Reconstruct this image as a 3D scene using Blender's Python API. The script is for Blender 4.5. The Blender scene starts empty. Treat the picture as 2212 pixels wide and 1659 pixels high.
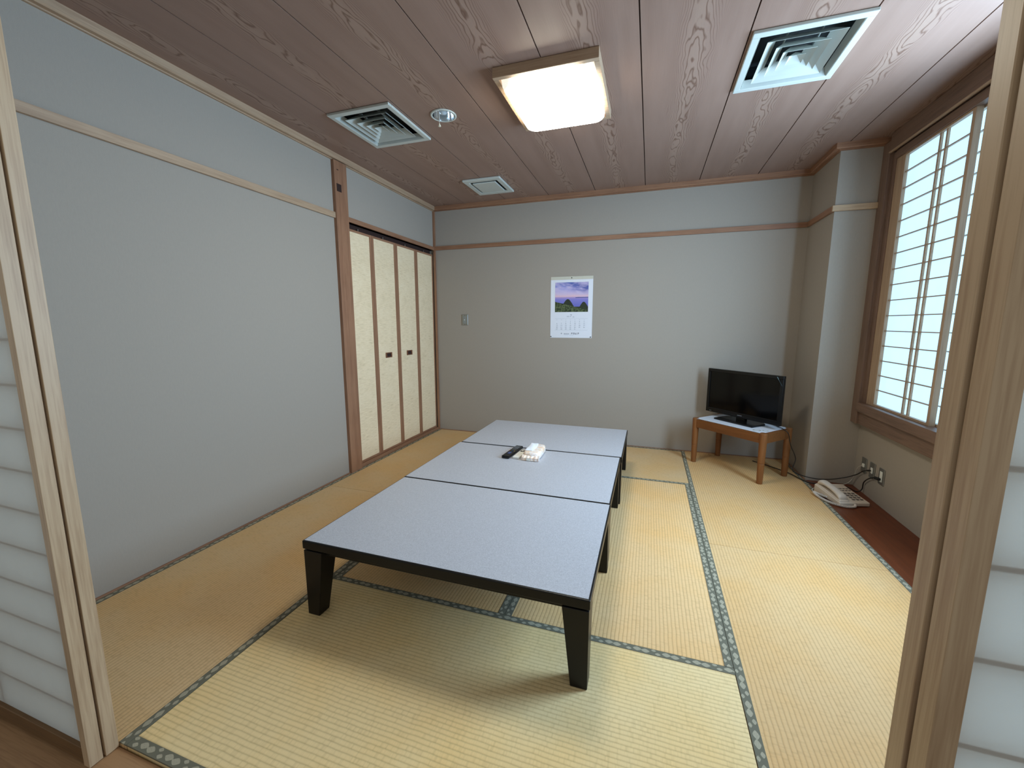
import bpy, bmesh, math, random
from mathutils import Vector, Matrix
random.seed(7)
PI = math.pi
SC = bpy.context.scene
COL = SC.collection

# ------------------------------------------------------------------ camera
def make_camera():
    yaw, pitch = 0.32165, -0.14677
    fwd = Vector((-math.sin(yaw)*math.cos(pitch), math.cos(yaw)*math.cos(pitch), math.sin(pitch)))
    right = Vector((math.cos(yaw), math.sin(yaw), 0))
    up = right.cross(fwd)
    m = Matrix((right, up, -fwd)).transposed().to_4x4()
    m.translation = Vector((2.31503, -4.20608, 1.23151))
    cd = bpy.data.cameras.new('camera')
    cd.sensor_fit = 'HORIZONTAL'; cd.sensor_width = 36.0
    cd.lens = 884.765/2212*36.0
    cd.clip_start = 0.02; cd.clip_end = 60
    co = bpy.data.objects.new('camera', cd); COL.objects.link(co)
    co.matrix_world = m
    SC.camera = co
make_camera()

# ------------------------------------------------------------------ world, exposure, added daylight lamp
SC.view_settings.view_transform = 'Standard'
SC.view_settings.look = 'None'
SC.view_settings.gamma = 1.0
SC.view_settings.use_curve_mapping = False
SC.view_settings.exposure = 0.56
w = bpy.data.worlds.new('world'); SC.world = w; w.use_nodes = True
w.node_tree.nodes['Background'].inputs[0].default_value = (0.92, 0.99, 1.0, 1)
w.node_tree.nodes['Background'].inputs[1].default_value = 0.30
ADDED_LAMP_W = 62.0
LAMP_E = 15.0
PAPER_E = (0.31, 0.53, 0.74, 1.0)
def area(name, loc, rot, sx, sy, power, col):
    d = bpy.data.lights.new(name, 'AREA'); d.shape = 'RECTANGLE'; d.size = sx; d.size_y = sy
    d.energy = power; d.color = col
    o = bpy.data.objects.new(name, d); COL.objects.link(o); o.location = loc; o.rotation_euler = rot
    return o
# added area lamp in the unseen near half of the side window, acting as daylight
area('window_daylight', (3.790, -1.97, 1.49), (0, PI/2, 0.08), 1.60, 0.80, ADDED_LAMP_W, (0.48, 0.73, 1.0))

# ------------------------------------------------------------------ helpers
def tag(o, label, cat, group=None, kind=None):
    o['label'] = label; o['category'] = cat
    if group: o['group'] = group
    if kind: o['kind'] = kind
    return o
def empty(name, label, cat, loc=(0,0,0), rz=0, group=None, kind=None):
    o = bpy.data.objects.new(name, None); COL.objects.link(o)
    o.empty_display_size = 0.05
    o.location = loc; o.rotation_euler = (0,0,rz)
    return tag(o, label, cat, group, kind)

class MB:
    def __init__(s): s.bm = bmesh.new()
    def box(s, x0, x1, y0, y1, z0, z1, mi=0):
        v = [s.bm.verts.new(p) for p in [(x0,y0,z0),(x1,y0,z0),(x1,y1,z0),(x0,y1,z0),(x0,y0,z1),(x1,y0,z1),(x1,y1,z1),(x0,y1,z1)]]
        for f in [(0,3,2,1),(4,5,6,7),(0,1,5,4),(1,2,6,5),(2,3,7,6),(3,0,4,7)]:
            fc = s.bm.faces.new([v[i] for i in f]); fc.material_index = mi
        return s
    def hexa(s, lo, hi, mi=0):
        """lo, hi: four corner points each (ccw from above)"""
        a = [s.bm.verts.new(p) for p in lo]; b = [s.bm.verts.new(p) for p in hi]
        s.bm.faces.new(a[::-1]).material_index = mi; s.bm.faces.new(b).material_index = mi
        for i in range(4):
            j = (i+1) % 4
            s.bm.faces.new([a[i], a[j], b[j], b[i]]).material_index = mi
        return s
    def quad(s, *p, mi=0):
        s.bm.faces.new([s.bm.verts.new(q) for q in p]).material_index = mi; return s
    def prism(s, pts, axis, t0, t1):
        """pts: 2-D outline; axis: along which it is extruded"""
        def P(a, b, t):
            return {'x': (t,a,b), 'y': (a,t,b), 'z': (a,b,t)}[axis]
        A = [s.bm.verts.new(P(a,b,t0)) for a,b in pts]; B = [s.bm.verts.new(P(a,b,t1)) for a,b in pts]
        s.bm.faces.new(A[::-1]); s.bm.faces.new(B)
        n = len(pts)
        for i in range(n):
            j = (i+1) % n; s.bm.faces.new([A[i], A[j], B[j], B[i]])
        return s
    def lathe(s, prof, n=32, c=(0,0,0), cap=True):
        rings = []
        for r, z in prof:
            rings.append([s.bm.verts.new((c[0]+r*math.cos(2*PI*k/n), c[1]+r*math.sin(2*PI*k/n), c[2]+z)) for k in range(n)])
        for a, b in zip(rings, rings[1:]):
            for k in range(n):
                j = (k+1) % n; s.bm.faces.new([a[k], a[j], b[j], b[k]])
        if cap:
            s.bm.faces.new(rings[0][::-1]); s.bm.faces.new(rings[-1])
        return s
    def tube(s, pts, r, n=10, smooth_pts=True):
        pts = [Vector(p) for p in pts]
        if smooth_pts and len(pts) > 2:
            out = []
            for i in range(len(pts)-1):
                p0 = pts[max(i-1,0)]; p1 = pts[i]; p2 = pts[i+1]; p3 = pts[min(i+2,len(pts)-1)]
                for k in range(8):
                    t = k/8
                    out.append(0.5*((2*p1)+(-p0+p2)*t+(2*p0-5*p1+4*p2-p3)*t*t+(-p0+3*p1-3*p2+p3)*t**3))
            out.append(pts[-1]); pts = out
        rings = []; nrm = None
        for i, p in enumerate(pts):
            d = (pts[min(i+1,len(pts)-1)] - pts[max(i-1,0)]).normalized()
            if nrm is None:
                nrm = d.orthogonal().normalized()
            nrm = (nrm - d*nrm.dot(d)).normalized(); b = d.cross(nrm)
            rr = r(i/(len(pts)-1)) if callable(r) else r
            rings.append([s.bm.verts.new(p + (nrm*math.cos(2*PI*k/n) + b*math.sin(2*PI*k/n))*rr) for k in range(n)])
        for a, b in zip(rings, rings[1:]):
            for k in range(n):
                j = (k+1) % n; s.bm.faces.new([a[k], a[j], b[j], b[k]])
        s.bm.faces.new(rings[0][::-1]); s.bm.faces.new(rings[-1])
        return s
    def build(s, name, mat, parent=None, bevel=0, smooth=False, seg=2, loc=None):
        bmesh.ops.recalc_face_normals(s.bm, faces=s.bm.faces)
        me = bpy.data.meshes.new(name); s.bm.to_mesh(me); s.bm.free()
        for m in (mat if isinstance(mat, (list, tuple)) else [mat]): me.materials.append(m)
        o = bpy.data.objects.new(name, me); COL.objects.link(o)
        if parent: o.parent = parent
        if loc: o.location = loc
        if bevel:
            b = o.modifiers.new('bevel', 'BEVEL'); b.width = bevel; b.segments = seg; b.limit_method = 'ANGLE'; b.angle_limit = 0.6
        if smooth:
            for p in me.polygons: p.use_smooth = True
        return o
def box(name, mat, b, parent=None, bevel=0, seg=2):
    return MB().box(*b).build(name, mat, parent, bevel, seg=seg)
def structure(o, label, cat):
    return tag(o, label, cat, kind='structure')
def copy_tree(o, parent=None):
    c = o.copy(); COL.objects.link(c); c.parent = parent
    for ch in list(o.children): copy_tree(ch, c)
    return c

# ------------------------------------------------------------------ materials
def srgb(r, g, b):
    f = lambda c: (c/255/12.92) if c/255 <= 0.04045 else ((c/255+0.055)/1.055)**2.4
    return (f(r), f(g), f(b), 1.0)
class NT:
    def __init__(s, name):
        s.m = bpy.data.materials.new(name); s.m.use_nodes = True
        s.t = s.m.node_tree; s.n = s.t.nodes; s.b = s.n['Principled BSDF']; s.out = s.n['Material Output']
    def add(s, typ, **kw):
        nd = s.n.new(typ)
        for k, v in kw.items(): setattr(nd, k, v)
        return nd
    def link(s, a, b): s.t.links.new(a, b)
    def setin(s, sock, v):
        if hasattr(v, 'is_output') or isinstance(v, bpy.types.NodeSocket): s.link(v, sock)
        else: sock.default_value = v
    def math(s, op, a, b=None, c=None, clamp=False):
        nd = s.add('ShaderNodeMath', operation=op); nd.use_clamp = clamp
        s.setin(nd.inputs[0], a)
        if b is not None: s.setin(nd.inputs[1], b)
        if c is not None: s.setin(nd.inputs[2], c)
        return nd.outputs[0]
    def coord(s, kind='Object'):
        return s.add('ShaderNodeTexCoord').outputs[kind]
    def sep(s, v):
        nd = s.add('ShaderNodeSeparateXYZ'); s.link(v, nd.inputs[0]); return nd.outputs
    def comb(s, x, y, z):
        nd = s.add('ShaderNodeCombineXYZ')
        for i, q in enumerate((x, y, z)): s.setin(nd.inputs[i], q)
        return nd.outputs[0]
    def scale(s, v, sc):
        nd = s.add('ShaderNodeMapping'); s.link(v, nd.inputs[0]); nd.inputs['Scale'].default_value = sc; return nd.outputs[0]
    def noise(s, v, scale, detail=2, rough=0.5, dim='3D'):
        nd = s.add('ShaderNodeTexNoise'); nd.noise_dimensions = dim
        s.link(v, nd.inputs['Vector']); nd.inputs['Scale'].default_value = scale
        nd.inputs['Detail'].default_value = detail; nd.inputs['Roughness'].default_value = rough
        return nd.outputs[0]
    def mix(s, f, a, b, mode='MIX'):
        nd = s.add('ShaderNodeMix', data_type='RGBA', blend_type=mode)
        s.setin(nd.inputs[0], f); s.setin(nd.inputs[6], a); s.setin(nd.inputs[7], b)
        return nd.outputs[2]
    def ramp(s, f, stops):
        nd = s.add('ShaderNodeValToRGB'); s.link(f, nd.inputs[0])
        e = nd.color_ramp.elements
        while len(e) < len(stops): e.new(0.5)
        for el, (p, c) in zip(e, stops): el.position = p; el.color = c
        return nd.outputs[0]
    def mrange(s, v, a, b, c=0.0, d=1.0):
        nd = s.add('ShaderNodeMapRange'); s.link(v, nd.inputs[0])
        for i, q in zip((1,2,3,4), (a,b,c,d)): nd.inputs[i].default_value = q
        return nd.outputs[0]
    def bump(s, h, strength=0.3, dist=0.001):
        nd = s.add('ShaderNodeBump'); s.link(h, nd.inputs['Height'])
        nd.inputs['Strength'].default_value = strength; nd.inputs['Distance'].default_value = dist
        s.link(nd.outputs[0], s.b.inputs['Normal'])
    def base(s, c, rough=0.5, metal=0.0, spec=0.5):
        s.setin(s.b.inputs['Base Color'], c); s.setin(s.b.inputs['Roughness'], rough)
        s.b.inputs['Metallic'].default_value = metal
        s.b.inputs['Specular IOR Level'].default_value = spec
        return s.m
def simple(name, c, rough=0.5, metal=0.0, spec=0.5, var=0.06, vs=30):
    t = NT(name)
    n = t.noise(t.coord(), vs, 3)
    lo = tuple(q*(1-var) for q in c[:3]) + (1,); hi = tuple(min(1, q*(1+var)) for q in c[:3]) + (1,)
    return t.base(t.mix(n, lo, hi), rough, metal, spec)

def wood(name, c_light, c_dark, axis='z', rough=0.45, freq=60, spec=0.4, contrast=1.0):
    """straight-grained wood; grain runs along axis"""
    t = NT(name); v = t.coord()
    k = {'x': (0.04,1,1), 'y': (1,0.04,1), 'z': (1,1,0.04)}[axis]
    v2 = t.scale(v, k)
    n1 = t.noise(v2, freq, 4, 0.6); n2 = t.noise(v2, freq*4, 2, 0.5); n3 = t.noise(v, 3.0, 2)
    f = t.math('MULTIPLY_ADD', n2, 0.35, t.math('MULTIPLY', n1, 0.65))
    f = t.math('MULTIPLY_ADD', n3, 0.25, t.math('MULTIPLY', f, 0.85))
    col = t.ramp(f, [(0.30, c_dark), (0.62, c_light)])
    t.bump(n1, 0.15, 0.0005)
    return t.base(col, rough, 0, spec)

def wall_material(name, c):
    t = NT(name); v = t.coord()
    n = t.noise(v, 420, 2, 0.6); n2 = t.noise(t.scale(v, (1,1,0.25)), 160, 2)
    f = t.math('ADD', t.math('MULTIPLY', n, 0.6), t.math('MULTIPLY', n2, 0.4))
    lo = tuple(q*0.90 for q in c[:3]) + (1,); hi = tuple(q*1.08 for q in c[:3]) + (1,)
    t.bump(n, 0.35, 0.0008)
    return t.base(t.mix(f, lo, hi), 0.92, 0, 0.15)

def ceiling_material():
    t = NT('ceiling_veneer'); v = t.coord(); x, y, z = t.sep(v)
    u = t.math('DIVIDE', t.math('SUBTRACT', x, 0.3969 - 0.4549*4), 0.4549)
    idx = t.math('FLOOR', u)
    uc = t.math('SUBTRACT', t.math('SUBTRACT', u, idx), 0.5)            # -.5 .. .5 across a plank
    yy = t.math('ADD', y, t.math('MULTIPLY', idx, 3.71))
    # slow wander of the heart of the plank
    wn = t.noise(t.comb(t.math('MULTIPLY', idx, 7.3), yy, 0.0), 0.9, 2)
    uc = t.math('ADD', uc, t.math('MULTIPLY', t.math('SUBTRACT', wn, 0.5), 0.22))
    au = t.math('MULTIPLY', uc, uc)
    g1 = t.noise(t.comb(t.math('MULTIPLY', uc, 1.3), yy, t.math('MULTIPLY', idx, 3.1)), 1.7, 3, 0.5)
    g2 = t.noise(t.comb(t.math('MULTIPLY', x, 9), yy, idx), 3.6, 2, 0.5)
    f = t.math('ADD', t.math('MULTIPLY', au, 20.0), t.math('ADD', t.math('MULTIPLY', g1, 1.9), t.math('MULTIPLY', g2, 0.16)))
    ring = t.math('FRACT', t.math('MULTIPLY', f, 8.5))
    line = t.mrange(t.math('ABSOLUTE', t.math('SUBTRACT', ring, 0.5)), 0.0, 0.20, 1.0, 0.0)
    centre = t.mrange(t.math('ABSOLUTE', uc), 0.06, 0.24, 1.0, 0.16)
    line = t.math('MULTIPLY', line, centre)
    streak = t.noise(t.scale(v, (1, 0.03, 1)), 210, 3, 0.6)
    broad = t.noise(t.scale(v, (1, 0.10, 1)), 14, 2, 0.5)
    base = t.mix(t.math('MULTIPLY_ADD', broad, 0.6, t.math('MULTIPLY', streak, 0.4)), CEIL_DARK, CEIL_LIGHT)
    pale = t.mix(t.math('MULTIPLY', t.mrange(t.math('ABSOLUTE', uc), 0.02, 0.15, 1.0, 0.0), 0.16), base, CEIL_PALE)
    col = t.mix(t.math('MULTIPLY', line, 0.85), pale, CEIL_LINE)
    t.bump(streak, 0.10, 0.0004)
    return t.base(col, t.math('MULTIPLY_ADD', streak, 0.15, 0.40), 0, 0.42)

CEIL_LIGHT = srgb(164, 135, 120); CEIL_DARK = srgb(132, 103, 88)
CEIL_PALE = srgb(196, 170, 148); CEIL_LINE = srgb(104, 72, 56)

def tatami_material(name, c, cross=1.0):
    """rush matting: ribs run along local x, rushes along local y"""
    t = NT(name); v = t.coord(); x, y, z = t.sep(v)
    per = 0.0155
    jit = t.math('MULTIPLY', t.noise(t.scale(v, (3,1,1)), 6, 1), 0.004)
    p = t.math('DIVIDE', t.math('ADD', y, jit), per)
    fr = t.math('FRACT', p); row = t.math('FLOOR', p)
    tri = t.math('ABSOLUTE', t.math('SUBTRACT', fr, 0.5))               # .5 at the groove
    rib = t.math('SUBTRACT', 1.0, t.math('POWER', t.math('MULTIPLY', tri, 2.0), 3.0))
    rush = t.noise(t.comb(t.math('MULTIPLY', x, 1.0), t.math('MULTIPLY', y, 0.05), row), 520, 2, 0.6)
    dash = t.noise(t.comb(t.math('MULTIPLY', x, 95), t.math('MULTIPLY', row, 5.37), 0.0), 1.0, 1)
    fade = t.noise(v, 2.2, 3, 0.6)
    shade = t.math('MULTIPLY', t.math('SUBTRACT', 1.0, rib), 0.42)
    shade = t.math('ADD', shade, t.math('MULTIPLY', t.math('SUBTRACT', rush, 0.35), 0.30*cross))
    shade = t.math('ADD', shade, t.math('MULTIPLY', t.mrange(dash, 0.52, 0.70), 0.16*cross))
    dark = (c[0]*0.50, c[1]*0.44, c[2]*0.36, 1)
    warm = (c[0]*1.02, c[1]*0.93, c[2]*0.78, 1)
    base = t.mix(t.mrange(fade, 0.42, 0.68), c, warm)
    col = t.mix(t.math('MULTIPLY', shade, 1.0, clamp=True), base, dark)
    h = t.math('ADD', rib, t.math('MULTIPLY', rush, 0.35*cross))
    t.bump(h, 0.55, 0.0012)
    return t.base(col, 0.72, 0, 0.22)

def heri_material():
    """green-grey border cloth with pairs of woven lozenges; runs along local x, centred on local y=0"""
    t = NT('border_cloth'); v = t.coord(); x, y, z = t.sep(v)
    per = 0.105
    s = t.math('MULTIPLY', t.math('FRACT', t.math('DIVIDE', x, per)), per)
    masks = []
    for cx, cy, rx, ry in [(0.018,0.001,0.0155,0.0095),(0.048,-0.001,0.0155,0.0095),(0.078,0.0085,0.009,0.0055),(0.093,-0.006,0.010,0.0065)]:
        dx = t.math('DIVIDE', t.math('ABSOLUTE', t.math('SUBTRACT', s, cx)), rx)
        dy = t.math('DIVIDE', t.math('ABSOLUTE', t.math('SUBTRACT', y, cy)), ry)
        d = t.math('ADD', t.math('POWER', dx, 1.35), t.math('POWER', dy, 1.35))
        masks.append(t.math('LESS_THAN', d, 1.0))
    m = masks[0]
    for q in masks[1:]: m = t.math('MAXIMUM', m, q)
    fine = t.noise(t.scale(v, (1,0.3,1)), 900, 1)
    m = t.math('MULTIPLY', m, t.mrange(fine, 0.30, 0.55, 0.55, 1.0))
    col = t.mix(m, srgb(112,108,92), srgb(172,163,140))
    t.bump(fine, 0.3, 0.0004)
    return t.base(col, 0.85, 0, 0.15)

def closet_material():
    t = NT('grasscloth'); v = t.coord()
    n1 = t.noise(t.scale(v, (1, 0.06, 1)), 300, 3, 0.65); n2 = t.noise(v, 6, 3, 0.6)
    n3 = t.noise(t.scale(v, (1, 1, 0.08)), 500, 1)
    f = t.math('ADD', t.math('MULTIPLY', n1, 0.65), t.math('ADD', t.math('MULTIPLY', n2, 0.2), t.math('MULTIPLY', n3, 0.15)))
    col = t.ramp(f, [(0.30, srgb(208,184,144)), (0.50, srgb(240,217,180)), (0.72, srgb(248,230,200))])
    t.bump(n1, 0.25, 0.0006)
    return t.base(col, 0.85, 0, 0.2)

def paper_material(name, col, transl=0.5, emit=None, es=1.0):
    t = NT(name); v = t.coord()
    n = t.noise(v, 14, 4, 0.7)
    c = t.mix(n, tuple(q*0.95 for q in col[:3])+(1,), col)
    d = t.add('ShaderNodeBsdfDiffuse'); t.link(c, d.inputs[0])
    tr = t.add('ShaderNodeBsdfTranslucent'); t.link(c, tr.inputs[0])
    mx = t.add('ShaderNodeMixShader'); mx.inputs[0].default_value = transl
    t.link(d.outputs[0], mx.inputs[1]); t.link(tr.outputs[0], mx.inputs[2])
    last = mx.outputs[0]
    if emit:
        e = t.add('ShaderNodeEmission')
        t.link(t.mix(n, tuple(q*0.97 for q in emit[:3])+(1,), tuple(min(1,q*1.02) for q in emit[:3])+(1,)), e.inputs[0]); e.inputs[1].default_value = es
        a = t.add('ShaderNodeAddShader'); t.link(last, a.inputs[0]); t.link(e.outputs[0], a.inputs[1]); last = a.outputs[0]
    t.link(last, t.out.inputs['Surface'])
    return t.m

M = {}
WOODL, WOODD = srgb(158,116,88), srgb(124,84,62)
for ax in 'xyz':
    M['wood_'+ax] = wood('trim_wood_'+ax, WOODL, WOODD, ax)
    M['pale_'+ax] = wood('pale_wood_'+ax, srgb(184,156,128), srgb(156,126,100), ax)
    M['door_'+ax] = wood('shoji_wood_'+ax, srgb(194,164,130), srgb(156,122,90), ax)
for ax in 'yz': M['casing_'+ax] = wood('casing_wood_'+ax, srgb(130,104,88), srgb(98,76,64), ax)
M['rail_dark'] = wood('screen_rail_wood', srgb(112,80,46), srgb(84,56,30), 'x')  # shade on the hall side of the rails put into the wood colour
M['page'] = simple('calendar_page', srgb(232,233,240), 0.55, var=0.015)
M['oak'] = wood('stand_oak', srgb(124,76,38), srgb(98,56,26), 'x', 0.4)
M['oak_z'] = wood('stand_oak_leg', srgb(134,84,44), srgb(106,62,30), 'z', 0.4)
M['board'] = wood('alcove_board', srgb(112,56,30), srgb(84,38,18), 'y', 0.35, 40)
M['sill'] = wood('threshold_wood', srgb(168,128,90), srgb(132,94,62), 'x')
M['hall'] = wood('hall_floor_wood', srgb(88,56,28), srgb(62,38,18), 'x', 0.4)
M['wall'] = wall_material('wall_fabric', srgb(168,158,146))
M['ceiling'] = ceiling_material()
M['groove'] = simple('groove_dark', srgb(52,32,26), 0.9)
M['heri'] = heri_material()
M['closet'] = closet_material()
M['paper_window'] = paper_material('window_shoji_paper', (0.55,0.62,0.66,1), 0.4, PAPER_E, 1.0)
M['paper_door'] = paper_material('door_shoji_paper', (0.93,0.93,0.91,1), 0.74)
M['black'] = simple('black_lacquer', srgb(18,16,15), 0.34, 0, 0.3)
M['blackplastic'] = simple('black_plastic', srgb(12,12,13), 0.26, 0, 0.35)
M['blackmatt'] = simple('black_matt_plastic', srgb(22,22,23), 0.6)
M['screen'] = simple('dark_screen', srgb(5,5,6), 0.10, 0, 0.22)
M['white'] = simple('white_painted_metal', srgb(196,200,192), 0.45, var=0.03)
M['white_dim'] = simple('diffuser_white', srgb(184,188,180), 0.5, var=0.08, vs=8)
M['duct'] = simple('duct_dark', srgb(30,32,32), 0.9)
M['chrome'] = simple('polished_reflector', (0.8,0.82,0.84,1), 0.12, 1.0)
M['steel'] = simple('brushed_steel', (0.36,0.37,0.36,1), 0.38, 0.9)
M['cream'] = simple('cream_plastic', srgb(214,200,184), 0.4)
M['cream_dark'] = simple('grey_buttons', srgb(112,104,98), 0.5)
M['white_plastic'] = simple('white_plastic', srgb(244,242,232), 0.4)
M['cable'] = simple('black_cable', srgb(24,22,20), 0.5)
M['cable_grey'] = simple('pale_cable', srgb(206,200,188), 0.5)
M['pull'] = wood('pull_wood', srgb(132,84,56), srgb(98,58,36), 'y')
M['pin'] = simple('black_pin', srgb(14,14,18), 0.4)
M['sheet'] = simple('white_sheet', srgb(214,216,222), 0.6, var=0.02)
M['ink'] = simple('grey_ink', srgb(132,138,152), 0.8)
M['ink_dark'] = simple('dark_ink', srgb(26,34,50), 0.8)
M['ink_pale'] = simple('pale_ink', srgb(172,178,192), 0.8)

def laminate():
    t = NT('speckled_laminate'); v = t.coord()
    n = t.noise(v, 260, 3, 0.7); n2 = t.noise(v, 700, 1)
    f = t.math('MULTIPLY_ADD', n2, 0.4, t.math('MULTIPLY', n, 0.6))
    col = t.ramp(f, [(0.36, srgb(164,164,170)), (0.50, srgb(184,184,190)), (0.64, srgb(202,202,208))])
    return t.base(col, 0.40, 0, 0.5)
M['laminate'] = laminate()

def lamp_glow():
    t = NT('lamp_diffuser_acrylic')
    t.base((0.9,0.92,0.95,1), 0.35)
    t.b.inputs['Emission Color'].default_value = (1.0, 0.97, 0.82, 1)
    # round fluorescent tubes behind the square cover: the corners glow less
    x, y, z = t.sep(t.coord())
    rad = t.math('SQRT', t.math('ADD', t.math('MULTIPLY', x, x), t.math('MULTIPLY', t.math('MULTIPLY', y, y), 0.76)))
    t.link(t.mrange(rad, 0.235, 0.30, LAMP_E*1.1, LAMP_E*0.034), t.b.inputs['Emission Strength'])
    return t.m
M['glow'] = lamp_glow()

def tissue_mat():
    t = NT('printed_film'); v = t.coord()
    n = t.noise(v, 22, 3, 0.6)
    col = t.ramp(n, [(0.35, srgb(244,206,172)), (0.50, srgb(250,228,208)), (0.60, srgb(250,240,236)), (0.72, srgb(236,190,150))])
    t.bump(t.noise(v, 60, 2), 0.4, 0.002)
    return t.base(col, 0.25, 0, 0.6)
M['tissue'] = tissue_mat()

def picture_material():
    """printed landscape: dusk sky, sea, two green headlands; object x 0..W, z 0..H"""
    t = NT('calendar_picture'); v = t.coord('Generated'); x, y, z = t.sep(v)
    sky = t.ramp(z, [(0.20, srgb(110,112,192)), (0.42, srgb(136,132,206)), (0.485, srgb(172,148,204)), (0.53, srgb(232,196,206)), (0.66, srgb(206,188,224)), (0.80, srgb(158,158,218)), (1.0, srgb(92,112,186))])
    n = t.noise(t.comb(t.math('ADD', x, t.math('MULTIPLY', z, 0.8)), 0.0, t.math('MULTIPLY', z, 2.6)), 3.4, 5, 0.6)
    cloud = t.math('MULTIPLY', t.mrange(n, 0.42, 0.62), t.mrange(z, 0.50, 0.62))
    blue = t.math('MULTIPLY', t.mrange(t.math('ADD', x, z), 1.15, 1.7), 0.8)
    sky = t.mix(t.math('MULTIPLY', blue, t.mrange(z, 0.55, 0.75)), sky, srgb(58,78,156))
    sky = t.mix(t.math('MULTIPLY', cloud, 0.75), sky, srgb(214,198,228))
    # far shore
    shore = t.math('MULTIPLY', t.math('GREATER_THAN', x, 0.62), t.math('MULTIPLY', t.math('GREATER_THAN', z, 0.475), t.math('LESS_THAN', z, t.math('MULTIPLY_ADD', t.noise(t.comb(x, 0.0, 0.0), 5, 2), 0.03, 0.482))))
    sky = t.mix(shore, sky, srgb(74,84,140))
    def hill(cx, w_, h_):
        d = t.math('DIVIDE', t.math('SUBTRACT', x, cx), w_)
        return t.math('MULTIPLY', h_, t.math('EXPONENT', t.math('MULTIPLY', -1.0, t.math('MULTIPLY', d, d))))
    rough = t.math('MULTIPLY', t.noise(t.comb(x, 0.0, 0.0), 22, 3), 0.02)
    prof = t.math('MAXIMUM', t.math('MAXIMUM', hill(0.39, 0.20, 0.425), hill(0.87, 0.15, 0.33)), 0.17)
    prof = t.math('ADD', prof, rough)
    m1 = t.math('LESS_THAN', z, prof)
    gn = t.noise(v, 16, 4, 0.6)
    g1 = t.mix(gn, srgb(34,40,32), srgb(62,70,54))
    col = t.mix(m1, sky, g1)
    prof2 = t.math('ADD', t.math('SUBTRACT', 0.335, t.math('MULTIPLY', x, 0.30)), t.math('MULTIPLY', t.noise(t.comb(x, 0.0, 0.0), 6, 3), 0.04))
    g2 = t.mix(t.mrange(gn, 0.4, 0.62), srgb(40,50,34), srgb(104,116,80))
    col = t.mix(t.math('LESS_THAN', z, prof2), col, g2)
    return t.base(col, 0.45, 0, 0.3)
M['picture'] = picture_material()

# ------------------------------------------------------------------ room numbers (metres)
H = 2.4864; ZC = 2.4456; YF = -3.58; WC = 3.5446; CY = -0.5108; WX = 3.856; PY0, PY1 = -1.538, -1.403
WZ0, WZ1, WY0, WY1 = 0.66, 2.312, -0.70, -3.10

# ------------------------------------------------------------------ shell
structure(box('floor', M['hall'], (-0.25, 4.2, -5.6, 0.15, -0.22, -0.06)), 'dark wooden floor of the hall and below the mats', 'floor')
structure(box('trim_1', M['sill'], (-0.1, 3.86, -3.74, YF-0.002, -0.055, -0.012), bevel=0.002), 'wooden threshold at the entrance in front of the mats', 'threshold')
m = MB(); m.box(-0.14, 0, -3.60, PY1, -0.06, 2.6).box(-0.14, 0, PY1, 0.0, 2.03, 2.6).box(-0.14, -0.06, PY1, 0.0, -0.06, 2.03)
structure(m.build('wall_left', M['wall']), 'long grey fabric-covered wall at the left of the room', 'wall')
structure(box('wall_back', M['wall'], (-0.14, 4.1, 0, 0.12, -0.06, 2.6)), 'grey-green wall at the far end with the calendar', 'wall')
structure(box('wall_pillar', M['wall'], (WC, 3.99, CY, 0.0, -0.06, 2.6)), 'square pillar boxed out in the far right corner', 'pillar')
m = MB()
m.box(WX, 3.99, WY0, CY, -0.06, 2.6).box(WX, 3.99, WY1, WY0, -0.06, WZ0).box(WX, 3.99, WY1, WY0, WZ1, 2.6).box(WX, 3.99, -3.60, WY1, -0.06, 2.6)
structure(m.build('wall_right', M['wall']), 'window wall at the right with sockets low down', 'wall')
m = MB()
m.box(-0.14, 3.99, -3.70, -3.56, 2.06, 2.6).box(3.53, 3.99, -3.70, -3.60, -0.06, 2.06).box(-0.14, -0.0, -3.70, -3.60, -0.06, 2.06)
structure(m.build('wall_front', M['wall']), 'wall above the entrance screens', 'wall')
structure(box('trim_2', M['wood_x'], (-0.0, 3.53, -3.70, -3.56, 2.0, 2.06), bevel=0.002), 'wooden lintel over the entrance screens', 'lintel')

# ceiling: planks with open joints over a dark backing
m = MB()
x0 = 0.3969 - 0.4549*2; gap = 0.006
for k in range(10):
    a = x0 + k*0.4549 + gap/2; b = x0 + (k+1)*0.4549 - gap/2
    if a > WX+0.02 or b < -0.05: continue
    m.box(max(a, -0.05), min(b, WX+0.05), -3.60, 0.05, H, H+0.010)
ce = m.build('ceiling', [M['ceiling'], M['groove']])
bm = bmesh.new(); bm.from_mesh(ce.data)
mm = MB(); mm.bm.free(); mm.bm = bm; mm.box(-0.14, 3.99, -3.70, 0.12, H+0.0105, H+0.05, mi=1); bm.to_mesh(ce.data); bm.free()
VENTS = [(0.402, 0.838, -2.012, -1.522), (2.684, 3.132, -1.998, -1.505)]
cut = MB()
for xa, xb, ya, yb in VENTS:
    cx_, cy_, a_, b_ = (xa+xb)/2, (ya+yb)/2, (xb-xa)/2*0.86, (yb-ya)/2*0.86
    cut.box(cx_-a_, cx_+a_, cy_-b_, cy_+b_, H-0.02, H+0.1)
cut.lathe([(0.0665, H-0.02), (0.0665, H+0.1)], 48, (1.063, -1.770, 0))
cu = cut.build('cutter', M['groove'])
bo = ce.modifiers.new('openings', 'BOOLEAN'); bo.operation = 'DIFFERENCE'; bo.object = cu; bo.solver = 'EXACT'
dg = bpy.context.evaluated_depsgraph_get(); dg.update()
nm = bpy.data.meshes.new_from_object(ce.evaluated_get(dg)); ce.modifiers.clear(); ce.data = nm
bpy.data.objects.remove(cu)
structure(ce, 'brown wood-grain plank ceiling with dark joints', 'ceiling')

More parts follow.
